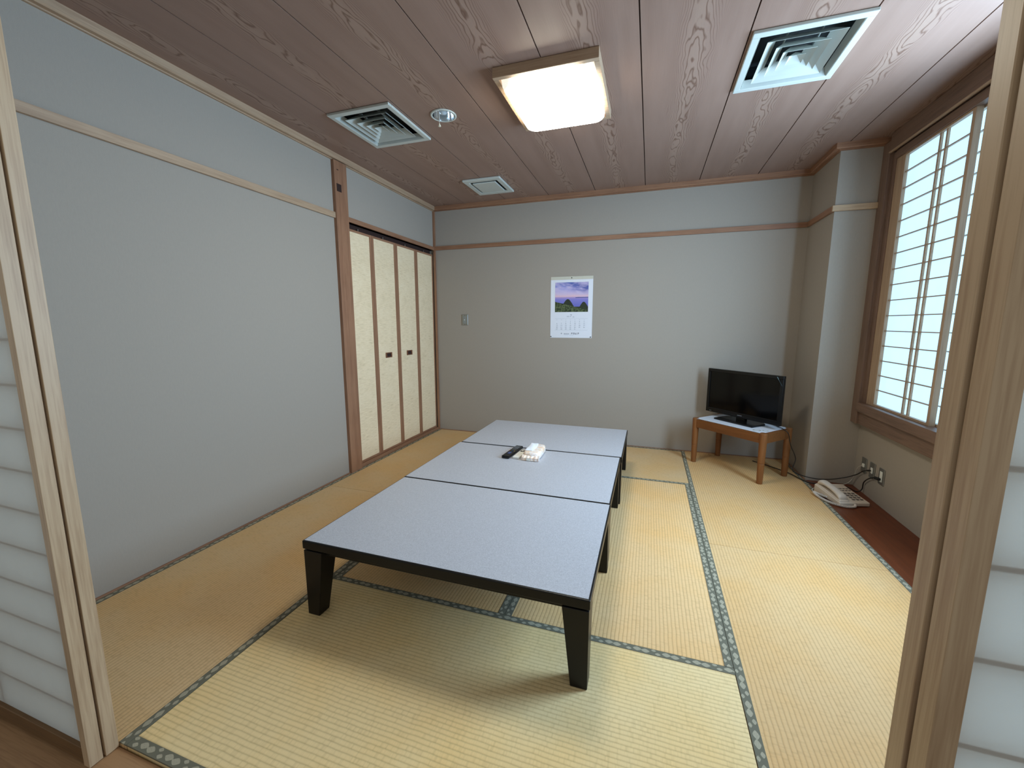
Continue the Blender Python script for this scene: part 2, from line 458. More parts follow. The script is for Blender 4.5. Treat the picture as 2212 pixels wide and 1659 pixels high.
# crown rail under the ceiling, mitred all round
def crown(name, label, axis, a, b, pos, sgn, mat, miter=(0,0)):
    """profile in (protrusion, z); runs from a to b along axis at wall coordinate pos, protruding in direction sgn"""
    prof = [(0, H), (0.040, H), (0.040, ZC+0.008), (0.034, ZC+0.002), (0.012, ZC+0.002), (0.012, ZC-0.004), (0, ZC-0.004)]
    mb = MB(); A = []; B = []
    for p, z in prof:
        ta = a + miter[0]*p; tb = b + miter[1]*p
        if axis == 'x': A.append((ta, pos+sgn*p, z)); B.append((tb, pos+sgn*p, z))
        else: A.append((pos+sgn*p, ta, z)); B.append((pos+sgn*p, tb, z))
    va = [mb.bm.verts.new(q) for q in A]; vb = [mb.bm.verts.new(q) for q in B]
    mb.bm.faces.new(va); mb.bm.faces.new(vb[::-1])
    n = len(prof)
    for i in range(n):
        j = (i+1) % n; mb.bm.faces.new([va[i], va[j], vb[j], vb[i]])
    return structure(mb.build(name, mat), label, 'crown rail')
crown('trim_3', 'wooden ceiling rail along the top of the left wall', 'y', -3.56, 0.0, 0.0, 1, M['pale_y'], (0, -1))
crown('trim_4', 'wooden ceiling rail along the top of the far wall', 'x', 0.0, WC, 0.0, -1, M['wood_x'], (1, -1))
crown('trim_5', 'short wooden ceiling rail on the pillar side facing the room', 'y', 0.0, CY, WC, -1, M['wood_y'], (-1, -1))
crown('trim_6', 'short wooden ceiling rail on the pillar face beside the window', 'x', WC, WX, CY, -1, M['wood_x'], (-1, 0))

# picture rails
ZR0, ZR1 = 2.024, 2.066
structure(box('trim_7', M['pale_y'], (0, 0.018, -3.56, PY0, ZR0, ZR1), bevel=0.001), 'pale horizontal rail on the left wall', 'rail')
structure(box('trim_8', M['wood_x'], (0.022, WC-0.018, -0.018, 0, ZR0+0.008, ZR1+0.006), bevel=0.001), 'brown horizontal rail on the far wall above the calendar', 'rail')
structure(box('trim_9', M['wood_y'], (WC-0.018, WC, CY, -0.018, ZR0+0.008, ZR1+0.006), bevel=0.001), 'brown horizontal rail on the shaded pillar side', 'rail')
structure(box('trim_10', M['door_x'], (WC-0.018, WX-0.05, CY-0.018, CY-0.0005, ZR0+0.008, ZR1+0.006), bevel=0.001), 'pale horizontal rail on the lit pillar face', 'rail')  # paler wood than the other rails stands in for light falling here
# post on left wall
post = structure(box('trim_11', M['wood_z'], (-0.06, 0.027, PY0, PY1, -0.06, ZC-0.004), bevel=0.0015), 'wooden post standing proud of the left wall beside the closet', 'post')
pl = box('patch', M['groove'], (0.0268, 0.0278, -1.520, -1.470, 2.222, 2.278), post); pl['label'] = 'small dark square patch'
box('nick', M['groove'], (0.0268, 0.0276, -1.510, -1.492, 2.375, 2.381), post)
# corner trim + closet head and sill
structure(MB().box(0, 0.022, -0.022, 0, 0, ZC-0.004).build('trim_12', M['wood_z'], bevel=0.001), 'thin wooden strip up the far left corner', 'corner strip')
structure(box('trim_13', M['wood_y'], (-0.06, 0.014, PY1, -0.022, 2.030, 2.066), bevel=0.001), 'wooden head rail over the folding closet doors', 'rail')
structure(box('trim_14', M['wood_y'], (-0.06, 0.012, PY1, -0.022, -0.02, 0.026), bevel=0.001), 'wooden sill below the folding closet doors', 'sill')
m = MB().box(-0.055, -0.040, PY1, -0.022, 1.99, 2.030)
structure(m.build('trim_15', M['groove']), 'dark sliding track above the closet doors', 'track')
# skirting strips
structure(box('baseboard_left', M['wood_y'], (0, 0.014, -3.58, PY0, -0.03, 0.006), bevel=0.001), 'thin wooden strip where mats meet the left wall', 'skirting strip')
structure(box('baseboard_back', M['wood_x'], (0.022, WC, -0.012, 0, -0.03, 0.005), bevel=0.001), 'thin wooden strip where mats meet the far wall', 'skirting strip')
structure(box('baseboard_pillar', M['wood_y'], (WC-0.010, WC, CY, -0.012, -0.03, 0.005)), 'thin wooden strip at the foot of the pillar', 'skirting strip')
structure(box('trim_16', M['board'], (WC, WX, -3.59, CY, -0.04, 0.0), bevel=0.0015), 'reddish brown floor board running below the window', 'floor board')

# ------------------------------------------------------------------ closet doors
def closet_door(i, ya, yb, pull_y, label):
    d = empty('door_%d' % i, label, 'folding door', (-0.02, ya, 0.028), kind='structure')
    w_ = yb-ya; h_ = 1.985-0.028; e = 0.026
    box('panel', M['closet'], (-0.012, 0.004, 0.004, w_-0.004, 0.004, h_-0.004), d)
    m = MB()
    m.box(-0.016, 0.010, 0.0, e, 0, h_) if i > 1 else m.box(-0.016, 0.010, 0.0, 0.010, 0, h_)
    (m.box(-0.016, 0.010, w_-e, w_, 0, h_) if i < 4 else m.box(-0.016, 0.010, w_-0.012, w_, 0, h_))
    m.build('stile', M['wood_z'], d, bevel=0.001)
    box('top_rail', M['wood_y'], (-0.016, 0.009, 0, w_, h_-0.018, h_), d, bevel=0.001)
    box('bottom_rail', M['wood_y'], (-0.016, 0.009, 0, w_, 0, 0.018), d, bevel=0.001)
    box('roller_pin', M['steel'], (-0.006, 0.0, w_/2-0.005, w_/2+0.005, h_, h_+0.02), d)
    if pull_y is not None:
        z = 0.937-0.028; y = pull_y-ya
        p = MB().box(0.004, 0.011, y-0.048, y+0.048, z+0.016, z+0.024).box(0.004, 0.011, y-0.048, y+0.048, z-0.024, z-0.016)
        p.box(0.004, 0.011, y-0.048, y-0.034, z-0.016, z+0.016).box(0.004, 0.011, y+0.034, y+0.048, z-0.016, z+0.016)
        pp = p.build('pull', M['pull'], d, bevel=0.001)
        box('pull_recess', M['groove'], (0.0035, 0.005, y-0.034, y+0.034, z-0.016, z+0.016), pp)
    return d
ys = [-1.401, -1.082, -0.725, -0.366, -0.024]
closet_door(1, ys[0], ys[1]-0.002, None, 'nearest cream folding closet door, against the post')
closet_door(2, ys[1], ys[2]-0.002, -0.900, 'cream folding closet door with a pull, second from the post')
closet_door(3, ys[2], ys[3]-0.002, -0.546, 'cream folding closet door with a pull, third from the post')
closet_door(4, ys[3], ys[4], None, 'farthest cream folding closet door, in the room corner')

# ------------------------------------------------------------------ side window
def window_panel(n, ya, yb, label, x=3.838):
    """ya far edge, yb near edge (yb < ya)"""
    wdw = empty('window_%d' % n, label, 'window', (x, (ya+yb)/2, WZ0), kind='structure')
    W = ya-yb; h = WZ1-WZ0
    s0 = 0.100 if n == 1 else 0.024
    m = MB()
    m.box(-0.016, 0.014, -W/2, -W/2+0.024, 0, h).box(-0.016, 0.014, W/2-s0, W/2, 0, h)
    m.box(-0.016, 0.014, -W/2+0.024, W/2-s0, 0, 0.014).box(-0.016, 0.014, -W/2+0.024, W/2-s0, h-0.012, h)
    m.build('frame', M['pale_z'], wdw, bevel=0.001)
    L = MB(); a, b = -W/2+0.022, W/2-s0+0.016
    for k in range(1, 16):
        z = 0.012 + (h-0.024)*k/16
        L.box(-0.008, 0.004, a, b, z-0.003, z+0.003)
    c = -1.088-(ya+yb)/2 if n == 1 else -W*0.04
    for q in (c-0.028, c+0.028):
        L.box(-0.007, 0.004, q-0.007, q+0.007, 0.012, h-0.012)
    L.build('lattice', M['pale_y'], wdw)
    MB().box(0.0045, 0.0055, a-0.01, b, 0.002, h-0.002).build('paper', M['paper_window'], wdw)
    return wdw
window_panel(1, -0.640, -1.345, 'tall papered window screen glowing with daylight beside the pillar')
window_panel(2, -0.800, -1.545, 'second papered window screen slid behind the first, its edge just showing', 3.872)
# casing
cas = empty('trim_17', 'deep wooden casing round the papered window', 'window casing', (WX, -1.8, 0.5), kind='structure')
def cbox(name, mat, b):
    o = box(name, mat, (b[0]-WX, b[1]-WX, b[2]+1.8, b[3]+1.8, b[4]-0.5, b[5]-0.5), cas, bevel=0.002)
cbox('side_board', M['casing_z'], (3.792, WX+0.05, -0.600, CY, 0.50, ZC))
cbox('side_stop', M['casing_z'], (3.815, WX+0.05, -0.640, -0.600, 0.66, 2.36))
cbox('head_board', M['casing_y'], (3.792, WX+0.05, -3.40, -0.600, 2.372, 2.484))
cbox('head_bead', M['pale_y'], (3.786, 3.80, -3.40, -0.600, 2.362, 2.372))
cbox('head_stop', M['casing_y'], (3.812, WX+0.05, -3.40, -0.640, 2.312, 2.362))
cbox('sill_board', M['casing_y'], (3.780, WX+0.05, -3.40, -0.600, 0.596, 0.660))
cbox('apron', M['casing_y'], (3.805, WX+0.02, -3.40, -0.600, 0.500, 0.596))

# ------------------------------------------------------------------ entrance sliding screens
def shoji(n, x_a, x_b, y_c, label):
    """x_a..x_b; kumiko on room side, paper outside"""
    d = empty('door_%d' % n, label, 'sliding screen', ((x_a+x_b)/2, y_c, -0.010), kind='structure')
    W = x_b-x_a; h = 2.03; t = 0.0155; st = 0.026
    m = MB().box(-W/2, -W/2+st, -t, t, 0, h).box(W/2-st, W/2, -t, t, 0, h)
    m.build('stile', M['door_z'], d, bevel=0.0012)
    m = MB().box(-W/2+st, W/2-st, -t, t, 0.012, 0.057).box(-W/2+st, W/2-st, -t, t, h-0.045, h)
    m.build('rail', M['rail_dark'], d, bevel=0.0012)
    L = MB()
    k = 0
    z = 0.057+0.1145
    while z < h-0.06:
        L.box(-W/2+st, W/2-st, -0.004, 0.010, z-0.0035, z+0.0035); z += 0.1145
    for q in (0.0,): L.box(q-0.0035, q+0.0035, -0.004, 0.010, 0.057, h-0.045)
    L.build('lattice', M['door_x'], d)
    MB().box(-W/2+0.014, W/2-0.014, -t-0.0012, -t-0.0004, 0.050, h-0.03).build('paper', M['paper_door'], d) if False else \
        MB().box(-W/2+st-0.001, W/2-st+0.001, -0.0048, -0.0041, 0.056, h-0.044).build('paper', M['paper_door'], d)
    return d
shoji(5, 0.000, 0.878, -3.5975, 'left inner papered sliding screen, its pale edge beside the mats')
shoji(6, -0.003, 0.875, -3.6335, 'left outer papered sliding screen nearest the viewer')
shoji(7, 2.652, 3.530, -3.5975, 'right inner papered sliding screen, its edge beside the mats')
shoji(8, 2.655, 3.533, -3.6335, 'right outer papered sliding screen nearest the viewer')

# ------------------------------------------------------------------ tatami
TAT = {'bright': tatami_material('tatami_rush_bright', srgb(220,181,129)), 'mid': tatami_material('tatami_rush', srgb(234,194,140)),
       'pale': tatami_material('tatami_rush_pale', srgb(240,212,158)), 'tan': tatami_material('tatami_rush_tan', srgb(220,186,139))}  # rush colour set per mat to carry how light falls on each
XL, X1, X2, X3 = 0.014, 0.905, 2.660, WC
def mat(xa, xb, ya, yb, along, key, label, heri=(1, 1)):
    """heri: border on the low side / high side of the short axis"""
    L_, S_ = ((xb-xa), (yb-ya)) if along == 'x' else ((yb-ya), (xb-xa))
    t = empty('tatami_mat', label, 'tatami mat', ((xa+xb)/2, (ya+yb)/2, -0.04), 0 if along == 'x' else PI/2, 'tatami mats')
    g = 0.0008; hw = 0.030
    MB().box(-L_/2+g, L_/2-g, -S_/2+g+0.001, S_/2-g-0.001, -0.015, 0.0395).build('woven_surface', TAT[key], t, bevel=0.0025)
    for s, on in ((-1, heri[0]), (1, heri[1])):
        if not on: continue
        yc = s*(S_/2-g-hw/2)
        o = MB().box(-L_/2+g-0.0002, L_/2-g+0.0002, -hw/2, hw/2, -0.004, 0.0010).build('cloth_border', M['heri'], t, bevel=0.0006)
        o.location = (0, yc, 0.0398)
        o['label'] = 'green-grey border cloth with pale lozenges'
    return t
YM, YB, YS = -2.708, -0.918, -1.802
# for mats laid along y (rotated +90): local +y points to world -x
mat(XL, X1, YS, -0.012, 'y', 'tan', 'tatami mat in front of the closet doors by the left wall')
mat(XL, X1, YF, YS, 'y', 'tan', 'tatami mat along the near part of the left wall')
mat(X1, X2, YF, YM, 'x', 'pale', 'crosswise tatami mat nearest the entrance')
mat(X1, (X1+X2)/2, YM, YB, 'y', 'mid', 'tatami mat under the left half of the tables')
mat((X1+X2)/2, X2, YM, YB, 'y', 'mid', 'tatami mat under the right half of the tables')
mat(X1, X2, YB, -0.012, 'x', 'tan', 'crosswise tatami mat against the far wall')
mat(X2, X3, YS, -0.012, 'y', 'bright', 'tatami mat under the television stand')
mat(X2, X3, YF, YS, 'y', 'bright', 'tatami mat at the near right beside the window')

# ------------------------------------------------------------------ low tables
def low_table():
    t = empty('low_table', '', 'table')
    W, D = 1.1935, 0.7585; zt = 0.3363
    MB().box(-W/2, W/2, -D/2, D/2, 0.299, zt-0.0012).build('tabletop', M['black'], t, bevel=0.004, seg=3)
    o = MB().box(-W/2+0.007, W/2-0.007, -D/2+0.007, D/2-0.007, zt-0.003, zt).build('laminate_surface', M['laminate'], t)
    o['label'] = 'pale grey speckled laminate'
    m = MB(); e = 0.028
    m.box(-W/2+e, W/2-e, -D/2+e, -D/2+e+0.02, 0.272, 0.2995).box(-W/2+e, W/2-e, D/2-e-0.02, D/2-e, 0.272, 0.2995)
    m.box(-W/2+e, -W/2+e+0.02, -D/2+e+0.02, D/2-e-0.02, 0.272, 0.2995).box(W/2-e-0.02, W/2-e, -D/2+e+0.02, D/2-e-0.02, 0.272, 0.2995)
    m.build('apron', M['black'], t)
    for sx in (-1, 1):
        for sy in (-1, 1):
            def C(w_, z, ins=0.003):
                xo, yo = sx*(W/2-ins), sy*(D/2-ins); xi, yi = sx*(W/2-ins-w_), sy*(D/2-ins-w_)
                xs = sorted((xo, xi)); ysq = sorted((yo, yi))
                return [(xs[0],ysq[0],z),(xs[1],ysq[0],z),(xs[1],ysq[1],z),(xs[0],ysq[1],z)]
            m = MB(); m.hexa(C(0.058, 0.0), C(0.092, 0.2925))
            m.hexa(C(0.080, 0.2925, 0.010), C(0.080, 0.2995, 0.010))
            m.build('leg', M['black'], t, bevel=0.002)
    return t
tb = low_table()
cx = (0.9791+2.1726)/2
TT = [('black-framed grey-topped low table nearest the entrance', (-2.9677-2.2154)/2 , cx),
      ('middle black-framed grey-topped low table of the row', (-2.2154-1.4462)/2, cx-0.003),
      ('black-framed grey-topped low table nearest the far wall', (-1.4462-0.6841)/2, cx+0.006)]
for i, (lab, y, x) in enumerate(TT):
    o = tb if i == 0 else copy_tree(tb)
    o.location = (x, y, 0.0008); o['label'] = lab; o['group'] = 'row of three low tables'
TZ = 0.3371

# remotes and tissue pack
t = empty('remote_control', 'black television remote lying across the table joint', 'remote control', (1.450, -1.594, TZ), -0.09)
MB().box(-0.026, 0.026, -0.128, 0.128, 0.002, 0.020).build('body', M['blackplastic'], t, bevel=0.004, seg=3)
MB().box(-0.02, 0.02, -0.12, 0.12, 0.0, 0.003).build('underside', M['blackmatt'], t)
btn = MB()
for r in range(4):
    for c in range(3): btn.box(-0.0175+c*0.0125, -0.0085+c*0.0125, 0.045+r*0.017, 0.054+r*0.017, 0.0198, 0.0216)
btn.build('number_key', simple('key_grey', srgb(120,124,128), 0.5), t)['label'] = 'small grey number keys'
box('silver_key_row', M['steel'], (-0.018, 0.018, 0.018, 0.026, 0.0198, 0.0214), t)
box('blue_key', simple('key_blue', srgb(60,76,120), 0.5), (-0.010, 0.010, -0.075, -0.035, 0.0198, 0.0214), t)
for k, c in enumerate([(150,40,40), (40,110,60), (60,70,150), (200,180,70)]):
    box('colour_key', simple('key_colour_%d' % k, srgb(*c), 0.5), (-0.019+k*0.0105, -0.012+k*0.0105, -0.012, -0.006, 0.0198, 0.0214), t)
t = empty('remote_control', 'short white remote between the black remote and tissue pack', 'remote control', (1.513, -1.622, TZ), -0.06)
MB().box(-0.0235, 0.0235, -0.085, 0.085, 0.0, 0.016).build('body', M['white_plastic'], t, bevel=0.004, seg=3)
MB().lathe([(0.017, 0.0155), (0.017, 0.0172)], 24, (0, 0.050, 0)).build('dial', M['blackmatt'], t)
MB().lathe([(0.008, 0.0168), (0.008, 0.0186)], 20, (0, 0.050, 0)).build('centre_key', M['white_plastic'], t)
box('ridge', M['white_plastic'], (-0.02, 0.02, -0.052, -0.047, 0.0155, 0.0175), t)

def tissue_pack():
    t = empty('tissue_pack', 'soft peach and white film pack of tissues on the middle table', 'tissues', (1.607, -1.590, TZ), 0.02)
    n = 18; m = MB(); bm = m.bm; W, L, Hh = 0.118, 0.225, 0.052
    rnd = random.Random(3); grid = {}
    for lay in range(5):
        z = [0.001, 0.014, 0.036, 0.049, Hh][lay]; ins = [0.008, 0.0, 0.0, 0.005, 0.014][lay]
        ring = []
        for k in range(n*4):
            s = k/(n*4)*4; side = int(s); f = s-side
            a, b = W/2-ins, L/2-ins
            cr = [(-a,-b),(a,-b),(a,b),(-a,b)]
            p, q = cr[side], cr[(side+1) % 4]
            x = p[0]+(q[0]-p[0])*f; y = p[1]+(q[1]-p[1])*f
            pw = 5.0; r = (abs(x/a)**pw + abs(y/b)**pw)**(1/pw); x /= r; y /= r
            j = 0.0022 if 0 < lay < 4 else 0.0008
            ring.append(bm.verts.new((x+rnd.uniform(-j, j), y+rnd.uniform(-j, j), z+rnd.uniform(-0.0012, 0.0012)*(lay > 0))))
        grid[lay] = ring
    for l in range(4):
        for k in range(n*4):
            j = (k+1) % (n*4); bm.faces.new([grid[l][k], grid[l][j], grid[l+1][j], grid[l+1][k]])
    bm.faces.new(grid[0][::-1])
    c = bm.verts.new((0, 0, Hh-0.002))
    for k in range(n*4): bm.faces.new([grid[4][k], grid[4][(k+1) % (n*4)], c])
    m.build('film_wrapper', M['tissue'], t, smooth=True)
    # gathered end seal facing the room
    m = MB()
    for k in range(9):
        x = -0.058+k*0.013
        m.hexa([(x, -0.128-0.002*(k%2), 0.003), (x+0.013, -0.128-0.002*((k+1)%2), 0.003), (x+0.013, -0.108, 0.006), (x, -0.108, 0.006)],
               [(x, -0.127-0.002*(k%2), 0.020+0.002*(k%2)), (x+0.013, -0.127-0.002*((k+1)%2), 0.020+0.002*((k+1)%2)), (x+0.013, -0.108, 0.036), (x, -0.108, 0.036)])
    m.build('end_seal', M['tissue'], t)
    # half-pulled white tissue folded over the opening
    m = MB(); gx = 10; gy = 14; P = {}
    for i in range(gx+1):
        for j in range(gy+1):
            u = i/gx; v_ = j/gy
            x = -0.050+(0.052+0.010*math.sin(v_*3.1))*u; y = -0.070+0.170*v_
            z = Hh + 0.0035 + 0.005*math.sin(u*3.1)*math.sin(v_*3.1) + 0.0008*math.sin(u*9+v_*7)
            P[i, j] = (x, y, z)
    for i in range(gx):
        for j in range(gy):
            m.quad(P[i,j], P[i+1,j], P[i+1,j+1], P[i,j+1])
    bmesh.ops.remove_doubles(m.bm, verts=m.bm.verts, dist=1e-5)
    o = m.build('pulled_tissue', simple('tissue_white', srgb(238,242,250), 0.9, var=0.02), t, smooth=True)
    s = o.modifiers.new('solid', 'SOLIDIFY'); s.thickness = 0.003
    box('barcode_label', M['white_plastic'], (-0.022, 0.004, -0.1335, -0.1325, 0.004, 0.020), t)
tissue_pack()

# ------------------------------------------------------------------ text helper
def text_mesh(name, body, size, mat, parent, loc, rot, align='CENTER', shear=0.0, depth=0.0002, bold=0.0):
    cu = bpy.data.curves.new(name, 'FONT'); cu.body = body; cu.size = size; cu.align_x = align; cu.align_y = 'CENTER'
    cu.extrude = depth; cu.shear = shear; cu.offset = bold; cu.resolution_u = 3
    tmp = bpy.data.objects.new(name, cu); COL.objects.link(tmp)
    dg = bpy.context.evaluated_depsgraph_get(); dg.update()
    me = bpy.data.meshes.new_from_object(tmp.evaluated_get(dg))
    bpy.data.objects.remove(tmp); bpy.data.curves.remove(cu)
    me.materials.clear(); me.materials.append(mat)
    o = bpy.data.objects.new(name, me); COL.objects.link(o); o.parent = parent; o.location = loc; o.rotation_euler = rot
    return o

# ------------------------------------------------------------------ calendar
cal = empty('wall_calendar', 'white wall calendar with dusk sea picture pinned to the far wall', 'calendar', (1.5485, -0.0015, 1.085))
CW, CH = 0.428, 0.613
MB().box(-CW/2, CW/2, -0.0022, 0.0, 0, CH).build('page', M['page'], cal)
MB().box(-CW/2, CW/2, -0.0045, -0.0022, CH-0.030, CH+0.001).build('top_strip', simple('cream_strip', srgb(206,202,186), 0.5), cal)
MB().box(-0.168, 0.170, -0.0032, -0.0022, 0.262, 0.557).build('picture', M['picture'], cal)
R = (PI/2, 0, 0); yf = -0.0026
def ct(name, body, x, z, s, mat=M['ink'], **k): return text_mesh(name, body, s, mat, cal, (x, yf, z), R, **k)
ct('month_number', '7', -0.002, 0.224, 0.036)
ct('year', '2025', -0.030, 0.216, 0.014); ct('month_name', 'July', 0.026, 0.213, 0.013)
for z in (0.196, 0.078): MB().box(-0.168, 0.170, yf-0.0002, yf+0.0002, z-0.0006, z+0.0006).build('rule', M['ink_pale'], cal)
colx = [-0.145+0.0465*k for k in range(7)]
for k, ch in enumerate('日月火水木金土'): ct('weekday', ch, colx[k], 0.183, 0.010, M['ink_pale'])
for d_ in range(1, 32):
    q = d_-1+2; ct('date', str(d_), colx[q % 7], 0.164-0.0187*(q//7), 0.0165)
# star mark, company line and bold katakana name along the foot
m = MB(); P = []
for k in range(8):
    r_ = 0.012 if k % 2 == 0 else 0.0036; a = PI/4*k
    P.append((-0.096+r_*math.cos(a), 0.045+r_*math.sin(a)*0.8))
m.prism(P, 'y', yf-0.0003, yf+0.0001); m.build('star_mark', M['ink'], cal)
ct('company_line', '株式会社', -0.043, 0.040, 0.0140, M['ink'], bold=0.0002)
ct('company_name', 'ナカムラ', 0.040, 0.043, 0.0215, M['ink_dark'], shear=0.35, bold=0.0006)
MB().box(-0.073, -0.028, yf-0.0002, yf+0.0002, 0.0288, 0.0300).build('small_print', M['ink_pale'], cal)
MB().box(-0.012, 0.030, yf-0.0002, yf+0.0002, 0.0262, 0.0274).build('small_print', M['ink_pale'], cal)
for x, z in ((0.0, CH-0.013), (-CW/2+0.008, 0.012), (CW/2-0.012, 0.010)):
    m = MB().lathe([(0.0055, 0), (0.0055, 0.003), (0.003, 0.006)], 14)
    o = m.build('pin', M['pin'], cal); o.rotation_euler = (PI/2, 0, 0); o.location = (x, -0.003, z)

# ------------------------------------------------------------------ light switch
t = empty('light_switch', 'brushed metal light switch plate on the far wall by the closet', 'switch', (0.364, -0.001, 1.271))
MB().box(-0.036, 0.036, -0.007, 0, -0.058, 0.058).build('plate', M['steel'], t, bevel=0.004, seg=3)
box('rocker', simple('switch_grey', srgb(140,142,138), 0.4), (-0.020, 0.014, -0.010, -0.006, -0.042, 0.042), t, bevel=0.001)
box('indicator', M['white_plastic'], (-0.006, 0.002, -0.0115, -0.009, -0.005, 0.005), t)
for z in (0.050, -0.050):
    o = MB().lathe([(0.003, 0), (0.003, 0.0015)], 12).build('screw', M['blackmatt'], t); o.rotation_euler = (PI/2, 0, 0); o.location = (-0.003, -0.0065, z)

# ------------------------------------------------------------------ wall sockets
def socket(y, label, z=0.203):
    t = empty('wall_socket', label, 'socket', (WX-0.001, y, z), group='metal wall sockets below the window')
    MB().box(-0.006, 0, -0.035, 0.035, -0.055, 0.055).build('plate', M['steel'], t, bevel=0.003)
    return t
s1 = socket(-0.655, 'metal telephone socket nearest the pillar')
box('jack', M['white_plastic'], (-0.012, -0.005, -0.012, 0.012, -0.012, 0.012), s1, bevel=0.001)
s2 = socket(-0.772, 'middle metal socket with a thin black aerial plug')
box('jack', M['white_plastic'], (-0.009, -0.005, -0.012, 0.012, -0.02, 0.02), s2, bevel=0.001)
s3 = socket(-0.896, 'metal power socket farthest from the pillar, black plug at its foot')
box('receptacle', M['white_plastic'], (-0.009, -0.005, -0.014, 0.014, -0.036, 0.036), s3, bevel=0.001)

# ------------------------------------------------------------------ ceiling fittings
def diffuser(xa, xb, ya, yb, label):
    cx, cy = (xa+xb)/2, (ya+yb)/2; a, b = (xb-xa)/2, (yb-ya)/2
    t = empty('air_diffuser', label, 'air vent', (cx, cy, H), group='square ceiling air diffusers')
    def ring(name, s0, z0, s1, z1, mat, th=0.0015):
        """sloped square ring: outer scale s0 at z0, inner s1 at z1"""
        m = MB()
        o_ = [(-a*s0,-b*s0,z0),(a*s0,-b*s0,z0),(a*s0,b*s0,z0),(-a*s0,b*s0,z0)]
        i_ = [(-a*s1,-b*s1,z1),(a*s1,-b*s1,z1),(a*s1,b*s1,z1),(-a*s1,b*s1,z1)]
        for k in range(4):
            j = (k+1) % 4
            m.quad(o_[k], o_[j], i_[j], i_[k])
        bmesh.ops.remove_doubles(m.bm, verts=m.bm.verts, dist=1e-5)
        o = m.build(name, mat, t); sm = o.modifiers.new('solid', 'SOLIDIFY'); sm.thickness = th; sm.offset = 0
        return o
    # outer frame
    m = MB()
    def frame(m, s0, s1, z0, z1):
        for (p, q, r, s_) in ((-a*s0, a*s0, -b*s0, -b*s1), (-a*s0, a*s0, b*s1, b*s0), (-a*s0, -a*s1, -b*s1, b*s1), (a*s1, a*s0, -b*s1, b*s1)):
            m.box(p, q, r, s_, z0, z1)
    frame(m, 1.0, 0.86, -0.016, -0.001); m.build('outer_frame', M['white'], t, bevel=0.003)
    m = MB(); q = 0.855; zt = 0.085
    for (p0, p1, p2, p3) in ((-a*q, a*q, -b*q, -b*q+0.002), (-a*q, a*q, b*q-0.002, b*q), (-a*q, -a*q+0.002, -b*q, b*q), (a*q-0.002, a*q, -b*q, b*q)): m.box(p0, p1, p2, p3, -0.003, zt)
    m.box(-a*q, a*q, -b*q, b*q, zt, zt+0.002)
    m.build('duct_throat', M['duct'], t)
    ring('cone', 0.855, -0.014, 0.80, 0.020, M['white_dim'])
    ring('cone', 0.68, -0.016, 0.47, 0.026, M['white_dim'])
    ring('cone', 0.47, -0.018, 0.29, 0.022, M['white_dim'])
    ring('cone', 0.30, -0.020, 0.14, 0.018, M['white_dim'])
    m = MB(); s = 0.15
    ap = m.bm.verts.new((0, 0, 0.012)); q = [m.bm.verts.new(p) for p in ((-a*s,-b*s,-0.020),(a*s,-b*s,-0.020),(a*s,b*s,-0.020),(-a*s,b*s,-0.020))]
    for k in range(4): m.bm.faces.new([q[k], q[(k+1) % 4], ap])
    o = m.build('centre_cone', M['white_dim'], t); sm = o.modifiers.new('solid', 'SOLIDIFY'); sm.thickness = 0.001
    for sx in (-1, 1): box('bracket', M['white_dim'], (sx*a*0.30-0.002, sx*a*0.30+0.002, -b*0.84, b*0.84, 0.022, 0.034), t)
    return t
diffuser(*VENTS[0], 'square white air diffuser over the left of the room')
diffuser(*VENTS[1], 'square white air diffuser towards the window')

t = empty('exhaust_grille', 'small flat white exhaust grille near the far wall', 'air vent', (0.8565, -0.497, H))
m = MB()
a, b = 0.176, 0.205
for (p, q, r, s_) in ((-a, a, -b, -b*0.74), (-a, a, b*0.74, b), (-a, -a*0.74, -b*0.74, b*0.74), (a*0.74, a, -b*0.74, b*0.74)): m.box(p, q, r, s_, -0.020, -0.001)
m.build('frame', M['white'], t, bevel=0.006, seg=3)
box('opening', M['duct'], (-a*0.74, a*0.74, -b*0.74, b*0.74, -0.0035, -0.001), t)
box('cover_plate', M['white'], (-a*0.62, a*0.62, -b*0.62, b*0.62, -0.024, -0.012), t, bevel=0.004)

t = empty('downlight', 'round recessed chrome downlight with pull cord', 'ceiling light', (1.063, -1.770, H))
m = MB().lathe([(0.079, -0.001), (0.079, -0.005), (0.074, -0.007), (0.066, -0.006), (0.066, -0.001)], 40, cap=False); m.build('trim_ring', M['white'], t, smooth=True)
m = MB().lathe([(0.066, -0.006), (0.063, 0.020), (0.055, 0.050), (0.042, 0.070), (0.002, 0.072)], 40, cap=False)
m.build('reflector', M['chrome'], t, smooth=True)
MB().lathe([(0.004, 0.004), (0.020, 0.008), (0.027, 0.024), (0.024, 0.042), (0.014, 0.068)], 24, (0.0, 0.0, 0)).build('bulb', simple('bulb_glass', srgb(200,214,220), 0.15, var=0.02), t, smooth=True)
MB().tube([(-0.005, -0.045, -0.004), (-0.005, -0.045, -0.062)], 0.0011, 8, False).build('pull_cord', M['white_plastic'], t)
MB().lathe([(0.002, 0.020), (0.003, 0.016), (0.009, 0.003), (0.009, 0.0), (0.004, -0.001)], 18, (-0.005, -0.045, -0.082)).build('cord_bell', simple('bell_pale', srgb(226,214,190), 0.4), t, smooth=True)

